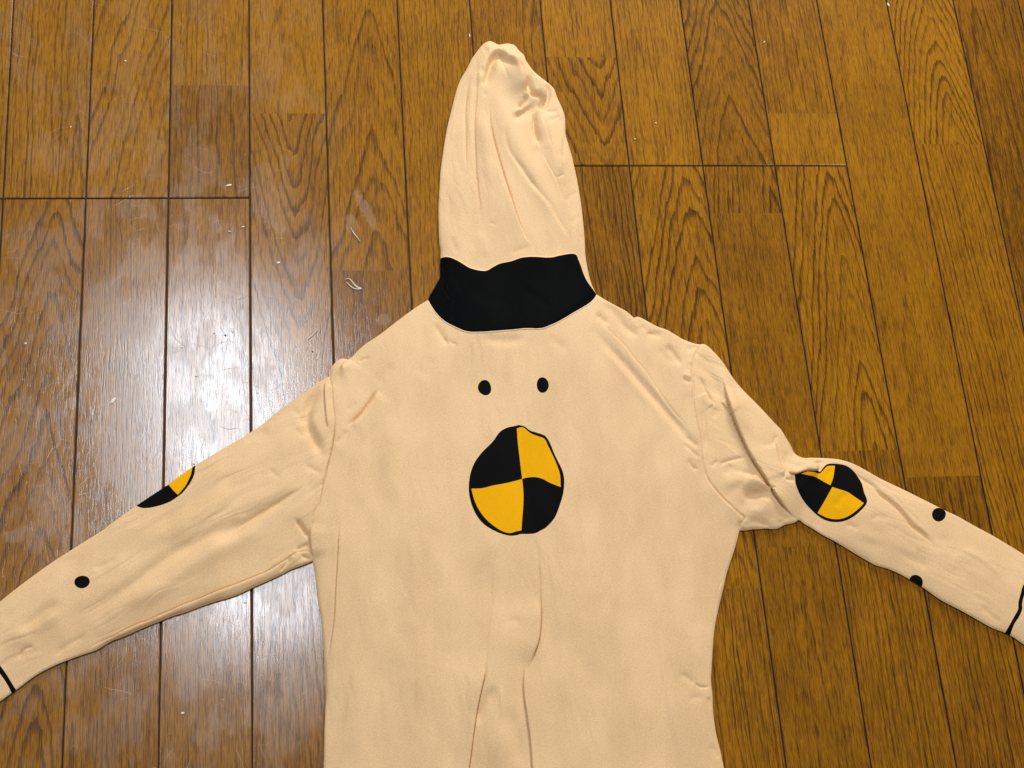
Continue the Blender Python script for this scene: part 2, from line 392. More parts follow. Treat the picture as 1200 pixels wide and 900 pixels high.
side_l = smooth([(366.8,657.7),(369.4,675),(371.7,697),(374,712),(376.3,728),(379,758),(380.7,785),(381,800),(382,815),(381.3,830),(380.3,853),(379.2,900),(374,960),(366,1040),(360,1120),(358,1160)])
bottom = smooth([(358,1160),(640,1166),(905,1160)])
side_r = smooth([(905,1160),(898,1120),(885,1040),(862,960),(848.5,901),(845,884),(838.7,857),(835.5,832),(834.8,815),(833.2,798),(834.4,773),(836.8,740),(842,713),(847.5,690),(850.7,675),(855,661),(860,646),(863.5,634),(866.5,621.7)])
seam_r = smooth([(866.5,621.7),(867.5,616),(870.5,611),(872,606.5),(866,602),(857,594.5),(846.5,584.5),(836,572),(829,560),(824.3,546),(822,533),(820.7,520),(819,505),(817,498),(814.7,485),(813,472),(812.4,457),(810.3,443),(810.7,431),(814.3,417.5),(818,409),(821,403.8)])
should_r = smooth([(821,403.8),(815,403),(808,400.8),(800,397.5),(790,391.5),(780,386),(772,383.5),(765,380),(757,375.5),(750,372),(746,371.2),(743.5,372.6),(740,370),(734,365),(728,361.7),(713,353.6),(706,349.5),(699,345)])
top_r = smooth([(821,403.8),(824,403.2),(829,405.5),(838,414),(848,426),(855,437),(862,447),(872,458.5),(884,470.5),(896,483),(907,495),(916,504.5),(921,513),(926,521),(931,531),(936.5,534.8),(942,536.6),(951,536.4),(962.7,536.8),(972,537.3),(981,538.2),(993,541),(1005,546),(1016,552),(1028,559),(1040,565),(1061,575),(1077,583),(1093,591),(1111,600),(1120,604),(1139.6,615),(1164.5,628.5),(1182,639),(1200,650),(1230,669),(1262,690),(1312,727)])
end_r = smooth([(1312,727),(1322,755),(1312,788),(1290,812)])
bot_r = smooth([(1290,812),(1245,783),(1200,755.5),(1186,746),(1178.7,742),(1162.7,736),(1139.6,723.2),(1125,715),(1102,703),(1080,687.5),(1065,678.5),(1050.7,671),(1040,666.5),(1034.7,665),(1025,662),(1014,656),(1001.6,648.7),(979,635),(962,626),(950.7,618.7),(943,614.5),(936,609.5),(932,612),(926,613.7),(920,615),(915.5,617.2),(911,619.6),(905,620),(897,619.4),(889,620.2),(882,620.3),(874,621.7),(866.5,621.7)])

cat = lambda *a: np.vstack([x[:-1] for x in a])
rev = lambda a: a[::-1]
PARTS = {
 'hood': cat(hood_edge, rev(collar_top)),
 'collar': cat(collar_top, collar_bot, collar_left),
 'torso': cat(should_l, seam_l, side_l, bottom, side_r, seam_r, should_r, collar_bot),
 'sleeve_l': cat(top_l, end_l, bot_l, rev(seam_l)),
 'sleeve_r': cat(rev(seam_r), rev(bot_r), rev(end_r), rev(top_r))[::-1],
}
OUTER = [hood_edge, collar_left, should_l, top_l, end_l, bot_l, side_l, bottom, side_r, rev(bot_r), rev(end_r), top_r, should_r]

def ellipse(cx, cy, rx, ry, rot=0, n=26, wob=.04, seed=1):
    r = random.Random(seed); ph = r.uniform(0, 6)
    out = []
    for i in range(n):
        t = 2 * math.pi * i / n
        k = 1 + wob * math.sin(2 * t + ph) + wob * .6 * math.sin(3 * t + 2 * ph)
        x, y = rx * k * math.cos(t), ry * k * math.sin(t)
        out.append((cx + x * math.cos(rot) - y * math.sin(rot), cy + x * math.sin(rot) + y * math.cos(rot)))
    return np.array(out)
def closed(pts, step=1.3):
    p = list(pts) + [pts[0]]
    return smooth(p, step)[:-1]
def poly(*chains):
    """corner-keeping polygon: each chain is smoothed on its own, chain ends are corners"""
    return cat(*[smooth(c) for c in chains])
# prints: name -> (part, kind, outline, [yellow fields])
PR = []
c_out = closed([(608,498),(603,499.3),(595,501),(586,506),(577.5,517.5),(565,530),(556,542.5),(550.7,557.5),(549.3,575),(552,590),(558.7,605),(567,615),(577,621.5),(587,625.8),(598,628.2),(606,627.3),(610,626),(618,625.8),(626.7,625),(634,621.5),(640,618),(650,606.7),(656,592),(660,578),(661,562),(659,552),(654,541),(649,530),(645,520),(639,511),(630,507.5),(621,504.5),(615,500)])
c_y1 = poly([(605.7,502),(612.5,500.7),(622,507.8),(630,511),(638,514.2),(642.5,522.5),(651,541),(656,556),(657,571)],
            [(657,571),(645,566),(636,561),(629,559),(620,559),(612,561)], [(612,561),(610,545),(608.5,532),(606.5,515),(605.7,502)])
c_y2 = poly([(612,561),(613.3,575),(613.3,590),(612,607),(611,621.5)], [(611,621.5),(605,623),(598,625),(590,623.6),(580,618),(571,610.5),(562.5,600),(556,587),(552.3,573)],
            [(552.3,573),(565,572.3),(577.5,569.3),(590,567),(602,564),(612,561)])
PR.append(('torso', 'printed_roundel', c_out, [c_y1, c_y2], 'large black and yellow quartered disc printed on the chest'))
PR.append(('torso', 'printed_dot', ellipse(568, 454.3, 8, 8.7, 0, 26, .05, 2), [], 'left one of the two black dots above the big disc'))
PR.append(('torso', 'printed_dot', ellipse(635.8, 451.6, 7.2, 9.0, -.12, 26, .03, 5), [], 'right one of the two black dots above the big disc'))
i0 = np.argmin(abs(top_l[:, 0] - 229.3)); i1 = np.argmin(abs(top_l[:, 0] - 159.3)); iy = np.argmin(abs(top_l[:, 0] - 197.2))
l_edge = top_l[i0:i1 + 1]
l_out = cat(l_edge, smooth([tuple(top_l[i1]), (167,595.3),(175,594.8),(183,593),(192,590.3),(200,587),(207,582.5),(214,577),(219,571),(223.5,564.5),(227.5,556), tuple(top_l[i0])]))
i2 = i0 + 3
l_y = cat(top_l[i2:iy + 1], smooth([tuple(top_l[iy]), (202.5,573.8),(208.3,579.5)]), smooth([(208.3,579.5),(213,574.3),(217.3,569),(220.8,562.5),(223.8,555.5), tuple(top_l[i2])]))
PR.append(('sleeve_l', 'printed_roundel', l_out, [l_y], 'half of a black and yellow disc running over the sleeve edge'))
PR.append(('sleeve_l', 'printed_dot', ellipse(96, 681.7, 9, 7.6, -.1, 26, .02, 4), [], None))
# wrist stripes
def nearest(c, p): return int(np.argmin(((c - np.array(p)) ** 2).sum(1)))
a0 = nearest(bot_l, (14, 812.5)); a1 = nearest(bot_l, (19.5, 808.3)); t0 = nearest(top_l, (-34, 732)); t1 = nearest(top_l, (-39.5, 736))
st_l = cat(top_l[t0:t1 + 1], smooth([tuple(top_l[t1]), (-22,758),(-6,782),(4,795),(10,805), tuple(bot_l[a0])]), bot_l[a0:a1 + 1], smooth([tuple(bot_l[a1]), (14,801),(8,791),(0,779.5),(-16,755), tuple(top_l[t0])]))
PR.append(('sleeve_l', 'wrist_stripe', st_l, [], None))
r_out = closed([(930.3,557),(931.3,569),(937,581),(946.7,593),(957.5,602.7),(966.7,608.5),(977,611.3),(989,610.7),(1000,605.7),(1010,597),(1015,590.7),(1015.7,586),(1012.5,577),(1010,566.7),(1005,557),(997,549),(989,545),(980,543.8),(971,543.9),(966.7,546),(963,550.5),(960.5,553.4),(956,553.2),(948,552.9),(940,553.4),(935.5,555.3)])
r_y1 = poly([(937,556.3),(945,553.9),(954.7,554.9),(960.3,555.6)], [(960.3,555.6),(963.5,552.5),(969,546.9),(978.2,546)], [(978.2,546),(977.5,553),(976,561),(972.9,568.8)], [(972.9,568.8),(961,562.7),(955,559.8),(948,558.7),(937,556.3)])
r_y2 = poly([(975.2,570.8),(984,573.5),(993,576.7),(1000,581.5),(1005,585),(1012,590.0)], [(1012,590.0),(1007,595.4),(998,602.6),(988.5,607.2),(978.7,608.0),(968.5,605.6),(958.6,600.6)], [(958.6,600.6),(967,586),(975.2,570.8)])
PR.append(('sleeve_r', 'printed_roundel', r_out, [r_y1, r_y2], 'black and yellow quartered disc partly tucked under an elbow fold'))
PR.append(('sleeve_r', 'printed_dot', ellipse(1100.2, 603, 8.3, 7.6, .2, 26, .03, 6), [], 'black dot near the upper edge of the sleeve'))
b0_ = nearest(bot_r, (1066, 679)); b1_ = nearest(bot_r, (1080.6, 687.8)); lo_, hi_ = sorted((b0_, b1_))
ed = bot_r[lo_:hi_ + 1]                     # goes from right to left
PR.append(('sleeve_r', 'printed_dot', cat(ed, smooth([tuple(ed[-1]), (1067.5,675.5),(1072,673.6),(1077,674.7),(1080.6,678.5),(1081.3,683), tuple(ed[0])])), [], 'half of a black dot at the lower edge of the sleeve'))
a0 = nearest(bot_r, (1177.6, 741.6)); a1 = nearest(bot_r, (1183, 744.5)); lo_, hi_ = sorted((a0, a1)); eb = bot_r[lo_:hi_ + 1]
t0 = nearest(top_r, (1222, 663.5)); t1 = nearest(top_r, (1226.5, 666.5)); et = top_r[t0:t1 + 1]
st_r = cat(eb, smooth([tuple(eb[-1]), (1183.6,731.5),(1188.4,722.7),(1193,713.8),(1193.2,706.7),(1195.5,697),(1199,686),(1208,675), tuple(et[0])]), et, smooth([tuple(et[-1]), (1213,677),(1204,687),(1200.2,697),(1197.6,706.7),(1197.6,714),(1194.2,722.7),(1188.6,731.5), tuple(eb[0])]))
PR.append(('sleeve_r', 'wrist_stripe', st_r, [], None))

# ------------------------------------------------------------------ garment: creases
# (kind, amplitude in mm, width in px, reach in px, points).  'F' fold: a sharp edge, high on the side given by sign
# (+: high on the right hand of the drawing direction as seen in the photo), 'R' ridge / valley (negative), with tapered ends.
CR = []
def F(amp, wd, reach, *pts, taper=.18): CR.append(('F', amp, wd, reach, pts, taper))
def V(amp, wd, *pts, taper=.3): CR.append(('R', -amp, wd, 0, pts, taper))
def Rg(amp, wd, *pts, taper=.3): CR.append(('R', amp, wd, 0, pts, taper))
# right sleeve: long overlapping fold and the bunch under it
F(-4.2, .9, 34, (847,441),(849,453),(853,468),(858.7,485),(866,503),(873,518.7),(880,534),(890.7,550.7),(898.7,564),(905,574),(911,583),(920,594.7),(928,603),(937,610.5), taper=.22)
F(2.4, .9, 16, (880,554.7),(884,559),(893,568),(904,573.5),(909,575))
V(1.6, 3.2, (869,556.7),(875,554.5),(881,555),(886,560))
V(1.3, 2.2, (834,549),(837,543),(842,540))
V(1.2, 2.0, (842,549),(846,543),(851,540.7),(863,537.3),(877,534.7))
V(1.8, 4, (849,557),(854,549),(857,543))
Rg(2.0, 7, (843,573),(858,565),(875,564),(892,570),(902,577))
V(3.4, 5, (868,583),(882,580),(896,579),(907,583))
V(1.0, 5, (862,590),(880,592),(898,588))
Rg(1.6, 8, (872,603),(888,598),(905,594),(914,597))
V(1.6, 1.6, (914.5,609),(914.8,613),(916,618))
V(1.2, 2.5, (913,598),(918,604),(925,609))
V(1.2, 3, (874,614),(885,611),(897,615),(905,618))
V(1.6, 1.5, (867,620),(866.5,614),(869,610))
V(1.5, 2.2, (819,440),(823,446),(827,457),(831.5,466),(836,474.5))
F(1.0, .9, 10, (828,458),(832,467),(837,475))
V(1.4, 3.5, (841,476),(839,483),(836,491))
V(1.1, 5, (823,408),(828,427),(835,445),(841,463),(846,471))
Rg(1.6, 6, (838,425),(848,445),(858,470),(868,490),(880,512))
V(.7, 4, (852,436),(860,455),(868,475),(880,500))
F(-.8, 1, 10, (845,469),(852,478),(859,487))
V(1.0, 2.6, (824,459),(825,483),(827,507),(827,533))
V(1.4, 2.5, (905,523),(907.5,514),(912,511))
F(2.0, 1.0, 12, (907.5,520),(909,531),(912,544),(917,554.7),(919,561))
V(1.6, 1.2, (918,562.6),(924,562.9),(930.5,562.9))
V(1.2, 3.5, (922,529),(920,540),(921,548))
F(-2.6, 1.0, 14, (922,553.6),(926,555),(931,556),(937,554.0),(945,551.6),(954,552.7),(959.5,553.2), taper=.15)
F(-2.4, 1.0, 12, (959.5,553.2),(955,549.5),(949,543.5),(943,538),(938,534), taper=.12)
V(1.6, 1.8, (949,542.2),(956,542.8),(964,542.2),(968,543))
Rg(1.8, 5, (926,546),(934,541),(944,545))
V(1.6, 3.5, (927,552),(935,546),(939,540))
V(1.2, 4, (992,577),(985,585),(978.7,595))
V(1.0, 3, (966,559),(972,553),(974,548))
V(1.9, 2.4, (986,541.5),(993,546.5),(1000,552),(1007,559),(1018,565.5),(1025,570),(1033,579.5),(1046,589),(1058.7,601.5),(1069,615),(1083,625.5),(1092.5,637),(1099,652))
F(-1.0, 1.6, 14, (1018,565),(1033,578.7),(1046,588.2),(1059,601),(1069.5,614),(1084,625),(1093,637))
V(.5, 1.0, (1034.7,566),(1053,587),(1073,607),(1093,626))
V(.9, 3.4, (1020,612),(1023.5,608),(1028,605),(1035,607),(1043,610.5))
V(.9, 3.0, (1052.5,616),(1051,620),(1047.5,622.5))
V(1.2, 3, (990,614),(999,617),(1007,621))
V(.9, 5, (1000,632),(1040,640),(1075,655),(1100,668))
Rg(.9, 5, (1000,622),(1030,636),(1065,648),(1090,662))
V(.8, 6, (1110,672),(1122,668),(1137,671))
V(.7, 3, (1150,708),(1163,722),(1175,732))
Rg(.7, 4, (1120,640),(1150,655),(1180,680))
V(.6, 3, (1078,640),(1078,655),(1083,672))
V(.7, 5, (1105,622),(1112,640),(1125,655))
# right shoulder and armhole
F(.75, 1.0, 14, (697,371),(713,387),(731,404.7),(745,423),(757,436.7),(769,455),(786,479),(810,506), taper=.25)
V(2.0, 4.2, (690,380),(714,407),(738,434),(765,464),(786,488),(807,514),(822,534))
Rg(.7, 5, (700,400),(724,426),(750,458),(775,486))
V(2.2, 3.0, (698,366),(707,374),(714,380))
V(2.2, 4, (704,354),(715,361),(724,370),(731,380),(738,386),(745,391),(752,388))
V(2.2, 3, (756,389),(765,391),(778,392))
Rg(1.4, 3, (742,374),(745,381),(748,386))
V(1.0, 2, (753,380),(755,384),(760,388))
V(2.0, 3.2, (779,402),(786,409),(792,417),(799,429))
V(.9, 4, (770,405),(780,417),(790,427))
V(2.0, 3.0, (804,410.5),(811,407.5),(819.5,404.6))
V(.9, 1.6, (799,441),(804,446),(811,448.5))
Rg(1.4, 2.2, (800,438),(806,440.5),(811,443.5))
V(1.2, 2.5, (806,436),(808,430),(810,424))
V(1.3, 3, (802,509),(811,517),(820,526))
V(.9, 2, (806,537),(811,547),(819,551))
V(.9, 2.5, (800,518),(810,528),(821,538))
# armhole seams: narrow grooves
def groove(curve, amp, wd): CR.append(('S', -amp, wd, 0, curve, .02))
groove(seam_l, 1.7, .8)
groove(seam_r, 1.8, .8)
F(.9, 1.0, 8, (814.5,418),(811,431),(810.4,442),(812,455),(813,472), taper=.3)
F(1.4, 1.0, 12, (829,560),(836,572),(846.5,584.5),(857,594.5),(866,602),(872,606.5), taper=.35)
F(-1.2, 1.0, 10, (391,482),(391.5,512),(388,530),(381,560),(376,578),(372.5,593), taper=.3)
F(-1.6, 1.0, 14, (364,612),(363.3,628),(364.7,641),(366.8,657), taper=.3)
# left shoulder
F(2.2, 1.0, 9, (397,430),(402,429),(406,425),(409.5,420), taper=.25)
Rg(1.0, 4, (392,437),(402,433),(414,428))
V(1.8, 2.6, (443,455.5),(438,464),(431,475),(421,487),(411,496),(405,502))
F(-1.2, 1.3, 12, (443,456.5),(433,472.5),(421.5,487.5),(408,499.5))
V(1.1, 4, (408,503),(400,514),(392,522))
V(.8, 1.4, (433,418),(426,421),(419,423.5))
V(.9, 6, (463,424),(452,438),(441,452))
V(.8, 7, (490,443),(500,430),(507,415))
V(.8, 3, (420,470),(414,476),(404,482))
F(-1.3, .9, 7, (384,445),(381,450),(380.7,462),(382,480),(383.5,494),(384.5,503))
V(3.0, 5, (377,451),(369,463),(362,476),(359.5,488),(361,500),(367,512),(374,528),(378,542))
V(1.0, 4, (341,478),(350,486),(357,497))
V(.9, 3, (345,500),(352,508),(360,514))
V(.8, 3, (355,545),(366,549),(378,556))
# left sleeve
F(-2.0, 1.1, 22, (366,646.5),(356,646.8),(348,648.2),(342,652),(336,656.5),(328,661.5),(314,670.3),(297,677.5),(280,684.3),(257,693),(233,703.3),(213,711),(200,717),(187,722.5),(173,729),(160,733.3),(147,739.5),(133,747),(118,753.5),(104,761), taper=.1)
V(2.2, 2.2, (345,606),(350,613),(356,621),(362.5,632))
V(2.0, 2.0, (352,650),(358,653),(365.5,656))
V(1.4, 1.8, (343,652.5),(337,659),(331,666),(327.5,673))
V(1.4, 2.2, (345,646),(352,641),(360,638),(364,642))
V(1.5, 5.5, (355,569),(335,582),(316,594),(293,607),(280,619),(262,628),(240,636))
F(.9, 2.2, 20, (354.6,569),(334.4,581.8),(315.8,593),(292,607.5),(275,620))
V(1.9, 6.5, (333,577),(310,592),(293,603),(253,623),(230,636),(207,646.7),(188,660),(170,673),(152,687),(133,700),(114,711),(93,720),(67,733))
Rg(1.6, 9, (320,615),(285,630),(250,648),(215,668),(185,690),(150,708),(115,728))
Rg(1.0, 9, (300,560),(260,585),(220,610),(180,630),(150,655))
V(1.0, 7, (290,545),(250,570),(215,595),(190,612),(160,630))
V(1.3, 5, (20,742),(35,730),(52,717),(72,702))
V(1.1, 2.2, (20,772),(27,762),(34,758),(41,758))
Rg(.9, 6, (10,755),(40,737),(75,715))
V(.9, 4, (60,770),(80,755),(105,742))
V(.7, 3, (108,668),(124,661),(138,654))
V(.8, 3, (315,548),(322,556),(330,560))
V(.9, 5, (280,514),(300,508),(318,505))
# torso
F(-.75, .8, 9, (399.5,606),(397.4,628.4),(396,659.5),(394,690),(392,726.7),(387,760),(384,774))
V(.9, 1.5, (631,655),(632.5,690),(632.7,711),(630.8,747),(626,764),(621,781))
F(2.6, .9, 22, (632,695),(632.9,715),(630.9,747),(626,764),(619,785), taper=.35)
V(.6, 1.4, (627,628),(630,650),(631.7,667),(632.5,690))
F(-1.6, .9, 22, (615,773),(614,800),(614.5,815),(618,840),(621.7,866.7),(624.5,905),(628,960))
V(.7, 2, (587,667),(578,676),(575.5,690),(575,710),(570.5,743),(568.3,780))
F(3.0, .9, 24, (569.5,760),(568,787),(564,803),(560,820),(556,842),(553,862),(549,893),(545,920),(540,980), taper=.25)
V(1.4, 5, (581,802),(572,820),(563,838),(558,852))
V(.9, 7, (597,825),(601,850),(607,875),(612,905))
Rg(.5, 1.8, (586,803),(587,820),(588,846))
Rg(1.6, 14, (590,690),(597,740),(595,790),(585,850),(575,920))
V(1.0, 4.5, (592,726),(601,728),(610,725.5))
Rg(.5, 4, (467,720),(450,760),(435,813),(430,860))
Rg(.5, 3.5, (448,660),(432,720),(418,790),(405,850),(401,900))
Rg(.4, 3, (489,700),(490,790),(489,850))
Rg(.4, 4, (480,620),(486,680),(470,720))
V(.5, 3, (783,700),(787,740),(784,780),(783,820))
V(.4, 3, (701,770),(700,800),(703,850))
Rg(.5, 4, (770,690),(775,760),(790,850),(800,900))
V(.5, 5, (738,770),(735,820),(745,880))
V(.9, 1.6, (813,799),(820,804.5),(829,805),(833,802))
V(1.0, 3, (796,789),(806,794),(815,803))
V(1.3, 1.8, (829,816),(832,824),(835,833))
V(.8, 3, (806,822),(816,817),(826,820))
V(1.0, 3, (830,873),(838,880),(843,890))
F(-1.1, .7, 5, (850,676),(846,683),(842.6,692),(839.5,713),(836.5,742),(834.5,770))
V(1.4, 3.4, (509,376),(515,388),(521,397),(528,405))
V(.9, 2, (526,398),(532,402),(537,403))
V(.4, 3, (645,440),(647,475),(644,505))
V(.35, 1.2, (606,392),(608,420),(604,450))
V(.9, 5, (560,396),(590,400),(620,396))
V(.8, 5, (640,392),(652,402),(668,412))
Rg(.5, 10, (470,480),(455,540),(450,600))
Rg(.5, 12, (730,500),(740,560),(735,640))
V(.4, 10, (690,470),(700,540),(705,620))
# hood
Rg(3.4, 13, (582,70),(596,84),(612,98),(628,110),(642,122), taper=.35)
Rg(2.0, 10, (628,120),(640,150),(652,185),(662,225))
F(1.9, .8, 14, (572.6,122),(572.8,134),(574.5,149),(577,162),(580,174),(584,188),(587.3,199),(593,217),(599,235),(605,254),(611,268),(616,279),(624,287), taper=.28)
V(1.3, 1.7, (572.7,128),(574.5,149),(580,174),(587,198),(599,235),(605,254))
V(1.4, 1.1, (558,67),(558.6,90),(558,113),(556.3,133),(556,156),(557,183),(557.5,197),(559,213),(561,230),(562,239),(559.5,253),(555,261))
V(1.0, 1.1, (550,88),(548,104),(545.5,125),(545.5,150),(546.5,188),(548.5,200),(550.5,207))
Rg(.6, 3, (553,80),(551.5,130),(551,180))
F(-5.0, 3.0, 9, (567,104),(569.5,90),(572.5,78),(577,68),(583,62.5),(592,68),(601,76),(607,85), taper=.2)
V(2.4, 5.0, (569,102),(570.5,90),(573,80),(578,71),(584,67),(591,73),(598,78),(603,82))
V(1.2, 2.2, (564.5,77),(565.5,90),(565,103))
V(1.3, 2.6, (564,109),(568,109.5),(571,108.5))
F(5.0, 1.1, 12, (584,56.5),(589,61.5),(594.5,67),(604,74),(609.5,82),(613,92),(616.5,103),(618.5,108), taper=.2)
V(5.0, 4.0, (614,90),(618,98),(622,106),(628,110))
V(7.0, 2.2, (620,108),(626.5,110.8),(632.5,112.5),(635.5,118),(635,125),(633.5,130), taper=.2)
F(3.4, .8, 10, (599,66),(605,71),(613,77.5),(620,85),(626,93),(633,97),(637.5,104),(638.7,114),(636.7,121),(634,126), taper=.15)
V(4.6, 2.0, (640,96),(642,105),(641.3,116),(637.7,124),(634,129))
V(1.0, 1.4, (586,54.5),(592,54),(597,55),(599.7,59),(598.6,65))
V(1.0, 1.6, (572,53.5),(575,51.8),(580,53.5),(586,54.2))
V(1.2, 1.8, (565,60.3),(569,60.2),(573,58.5))
V(.9, 1.2, (606,58),(611,64),(615.5,70))
Rg(1.0, 3, (605,62),(612,72),(622,84),(632,92))
V(3.2, 2.7, (617.3,109),(615.5,117),(611,123),(605.5,128))
Rg(1.3, 3, (621,119),(614,125),(605,131),(600,136))
V(2.8, 3.4, (629,121),(622,125),(616,130),(607,136),(600,143))
V(2.8, 3.2, (630,128),(626.5,139),(627,152),(631,163),(634,172))
F(.8, 1.2, 8, (624.5,134),(624,152),(628,162),(633,176))
V(.6, 1.1, (636,130),(640,146),(644,162),(647,176))
V(.6, 1.5, (637.5,175.3),(641,175.5),(644.5,173.7))
V(1.2, 2.6, (638,129),(646,130.5),(656,129))
V(1.0, 2.4, (642,141),(649,139),(658,134.5))
V(.9, 2.6, (650,143),(655,142),(660,138))
V(1.2, 1.6, (662,158),(661,168),(660,181),(659,193))
V(.7, 1.5, (662,203.5),(656,206.6),(650,208))
Rg(1.0, 3, (658,181),(657,195),(655,204))
F(.8, .9, 12, (634,176),(639.5,189),(643,196),(648,205),(655,219),(662,240),(666,255),(669,272),(671.5,288))
F(.9, 2.4, 14, (593,134),(591,150),(591.5,165),(596,178),(602,187),(609.5,196),(620,212),(632,228),(643,240),(652,255),(661,269),(670,286))
V(.9, 2.4, (601,183),(609,195),(620,211),(632,227))
V(.8, 3, (676,222),(670,228),(661,236))
V(.8, 3, (680,250),(674,257),(668,262))
V(1.0, 4, (596,297),(610,292),(624,288))
V(.8, 3, (529,276),(532,287),(537,298))
V(.6, 3, (524,220),(527,240),(526,262))
Rg(.8, 5, (560,270),(566,285),(572,303))
V(.7, 1.6, (573,262),(578,262),(582,264))
Rg(2.0, 10, (577,95),(586,120),(600,155),(618,190),(640,230),(655,270))
Rg(1.0, 6, (565,125),(567,160),(572,190),(580,225))
# collar: standing above the hood cloth, sewn down to the torso
CR.append(('C', 2.0, .9, 40, collar_top, .03))
groove(collar_bot, 1.0, .9)
F(.5, 1.0, 10, (516,326),(518,335),(522,344),(528,353))
V(.7, 5, (610,336),(630,350),(648,362))
V(.5, 6, (545,330),(570,350),(600,352))

# ------------------------------------------------------------------ height of the cloth over the floor
def seg_dist(P, L, signed=False):
    """distance of points P to polyline L, arc position (0..1), sign (+ right hand side in the photo)"""
    P = np.asarray(P, float); L = np.asarray(L, float)
    best = np.full(len(P), 1e9); sg = np.ones(len(P)); pos = np.zeros(len(P)); nr = np.zeros((len(P), 2))
    sl = np.linalg.norm(np.diff(L, axis=0), axis=1); acc = np.r_[0, np.cumsum(sl)]; tot = acc[-1]
    for i in range(len(L) - 1):
        a, b = L[i], L[i + 1]
        v = b - a; l2 = v @ v
        if l2 < 1e-12: continue
        w_ = P - a
        t = np.clip((w_ @ v) / l2, 0, 1)
        dx = w_[:, 0] - t * v[0]; dy = w_[:, 1] - t * v[1]
        d2 = dx * dx + dy * dy
        m = d2 < best
        best[m] = d2[m]
        if signed:
            cr = v[0] * w_[:, 1] - v[1] * w_[:, 0]
            sg[m] = np.where(cr[m] >= 0, 1, -1)
            pos[m] = (acc[i] + t[m] * sl[i]) / tot
            nr[m] = np.array([-v[1], v[0]]) / math.sqrt(l2)
    return np.sqrt(best), sg, pos, nr

def vnoise(P, scale, seed):
    g = np.random.RandomState(seed).rand(64, 64)
    x = P[:, 0] / scale[0] + 100; y = P[:, 1] / scale[1] + 100
    xi = np.floor(x).astype(int); yi = np.floor(y).astype(int)
    fx = x - xi; fy = y - yi
    fx = fx * fx * fx * (fx * (fx * 6 - 15) + 10); fy = fy * fy * fy * (fy * (fy * 6 - 15) + 10)
    q = lambda a, b: g[a % 64, b % 64]
    return (q(xi, yi) * (1 - fx) + q(xi + 1, yi) * fx) * (1 - fy) + (q(xi, yi + 1) * (1 - fx) + q(xi + 1, yi + 1) * fx) * fy - .5

outer_pts = [np.asarray(c) for c in OUTER]
def outer_distance(P):
    best = np.full(len(P), 1e9)
    for c in outer_pts:
        lo = c.min(0) - 80; hi = c.max(0) + 80
        m = ((P > lo) & (P < hi)).all(1)
        if not m.any(): continue
        # sort into tiles so that each tile meets only the near pieces of the curve
        idx = np.where(m)[0]
        key = (P[idx, 0] // 60).astype(int) * 1000 + (P[idx, 1] // 60).astype(int)
        order = np.argsort(key, kind='stable'); idx = idx[order]; key = key[order]
        cuts = np.r_[0, np.where(np.diff(key))[0] + 1, len(key)]
        for a, b in zip(cuts[:-1], cuts[1:]):
            ii = idx[a:b]; q = P[ii]
            l2, h2 = q.min(0) - 70, q.max(0) + 70
            near = ((c[:-1] > l2) & (c[:-1] < h2)).all(1)
            if not near.any(): continue
            A = c[:-1][near]; Bv = c[1:][near] - A
            w_ = q[:, None, :] - A[None]
            t = np.clip((w_ * Bv).sum(2) / np.maximum((Bv ** 2).sum(1), 1e-12), 0, 1)
            d = w_ - t[..., None] * Bv
            best[ii] = np.minimum(best[ii], np.sqrt((d ** 2).sum(2).min(1)))
    return best

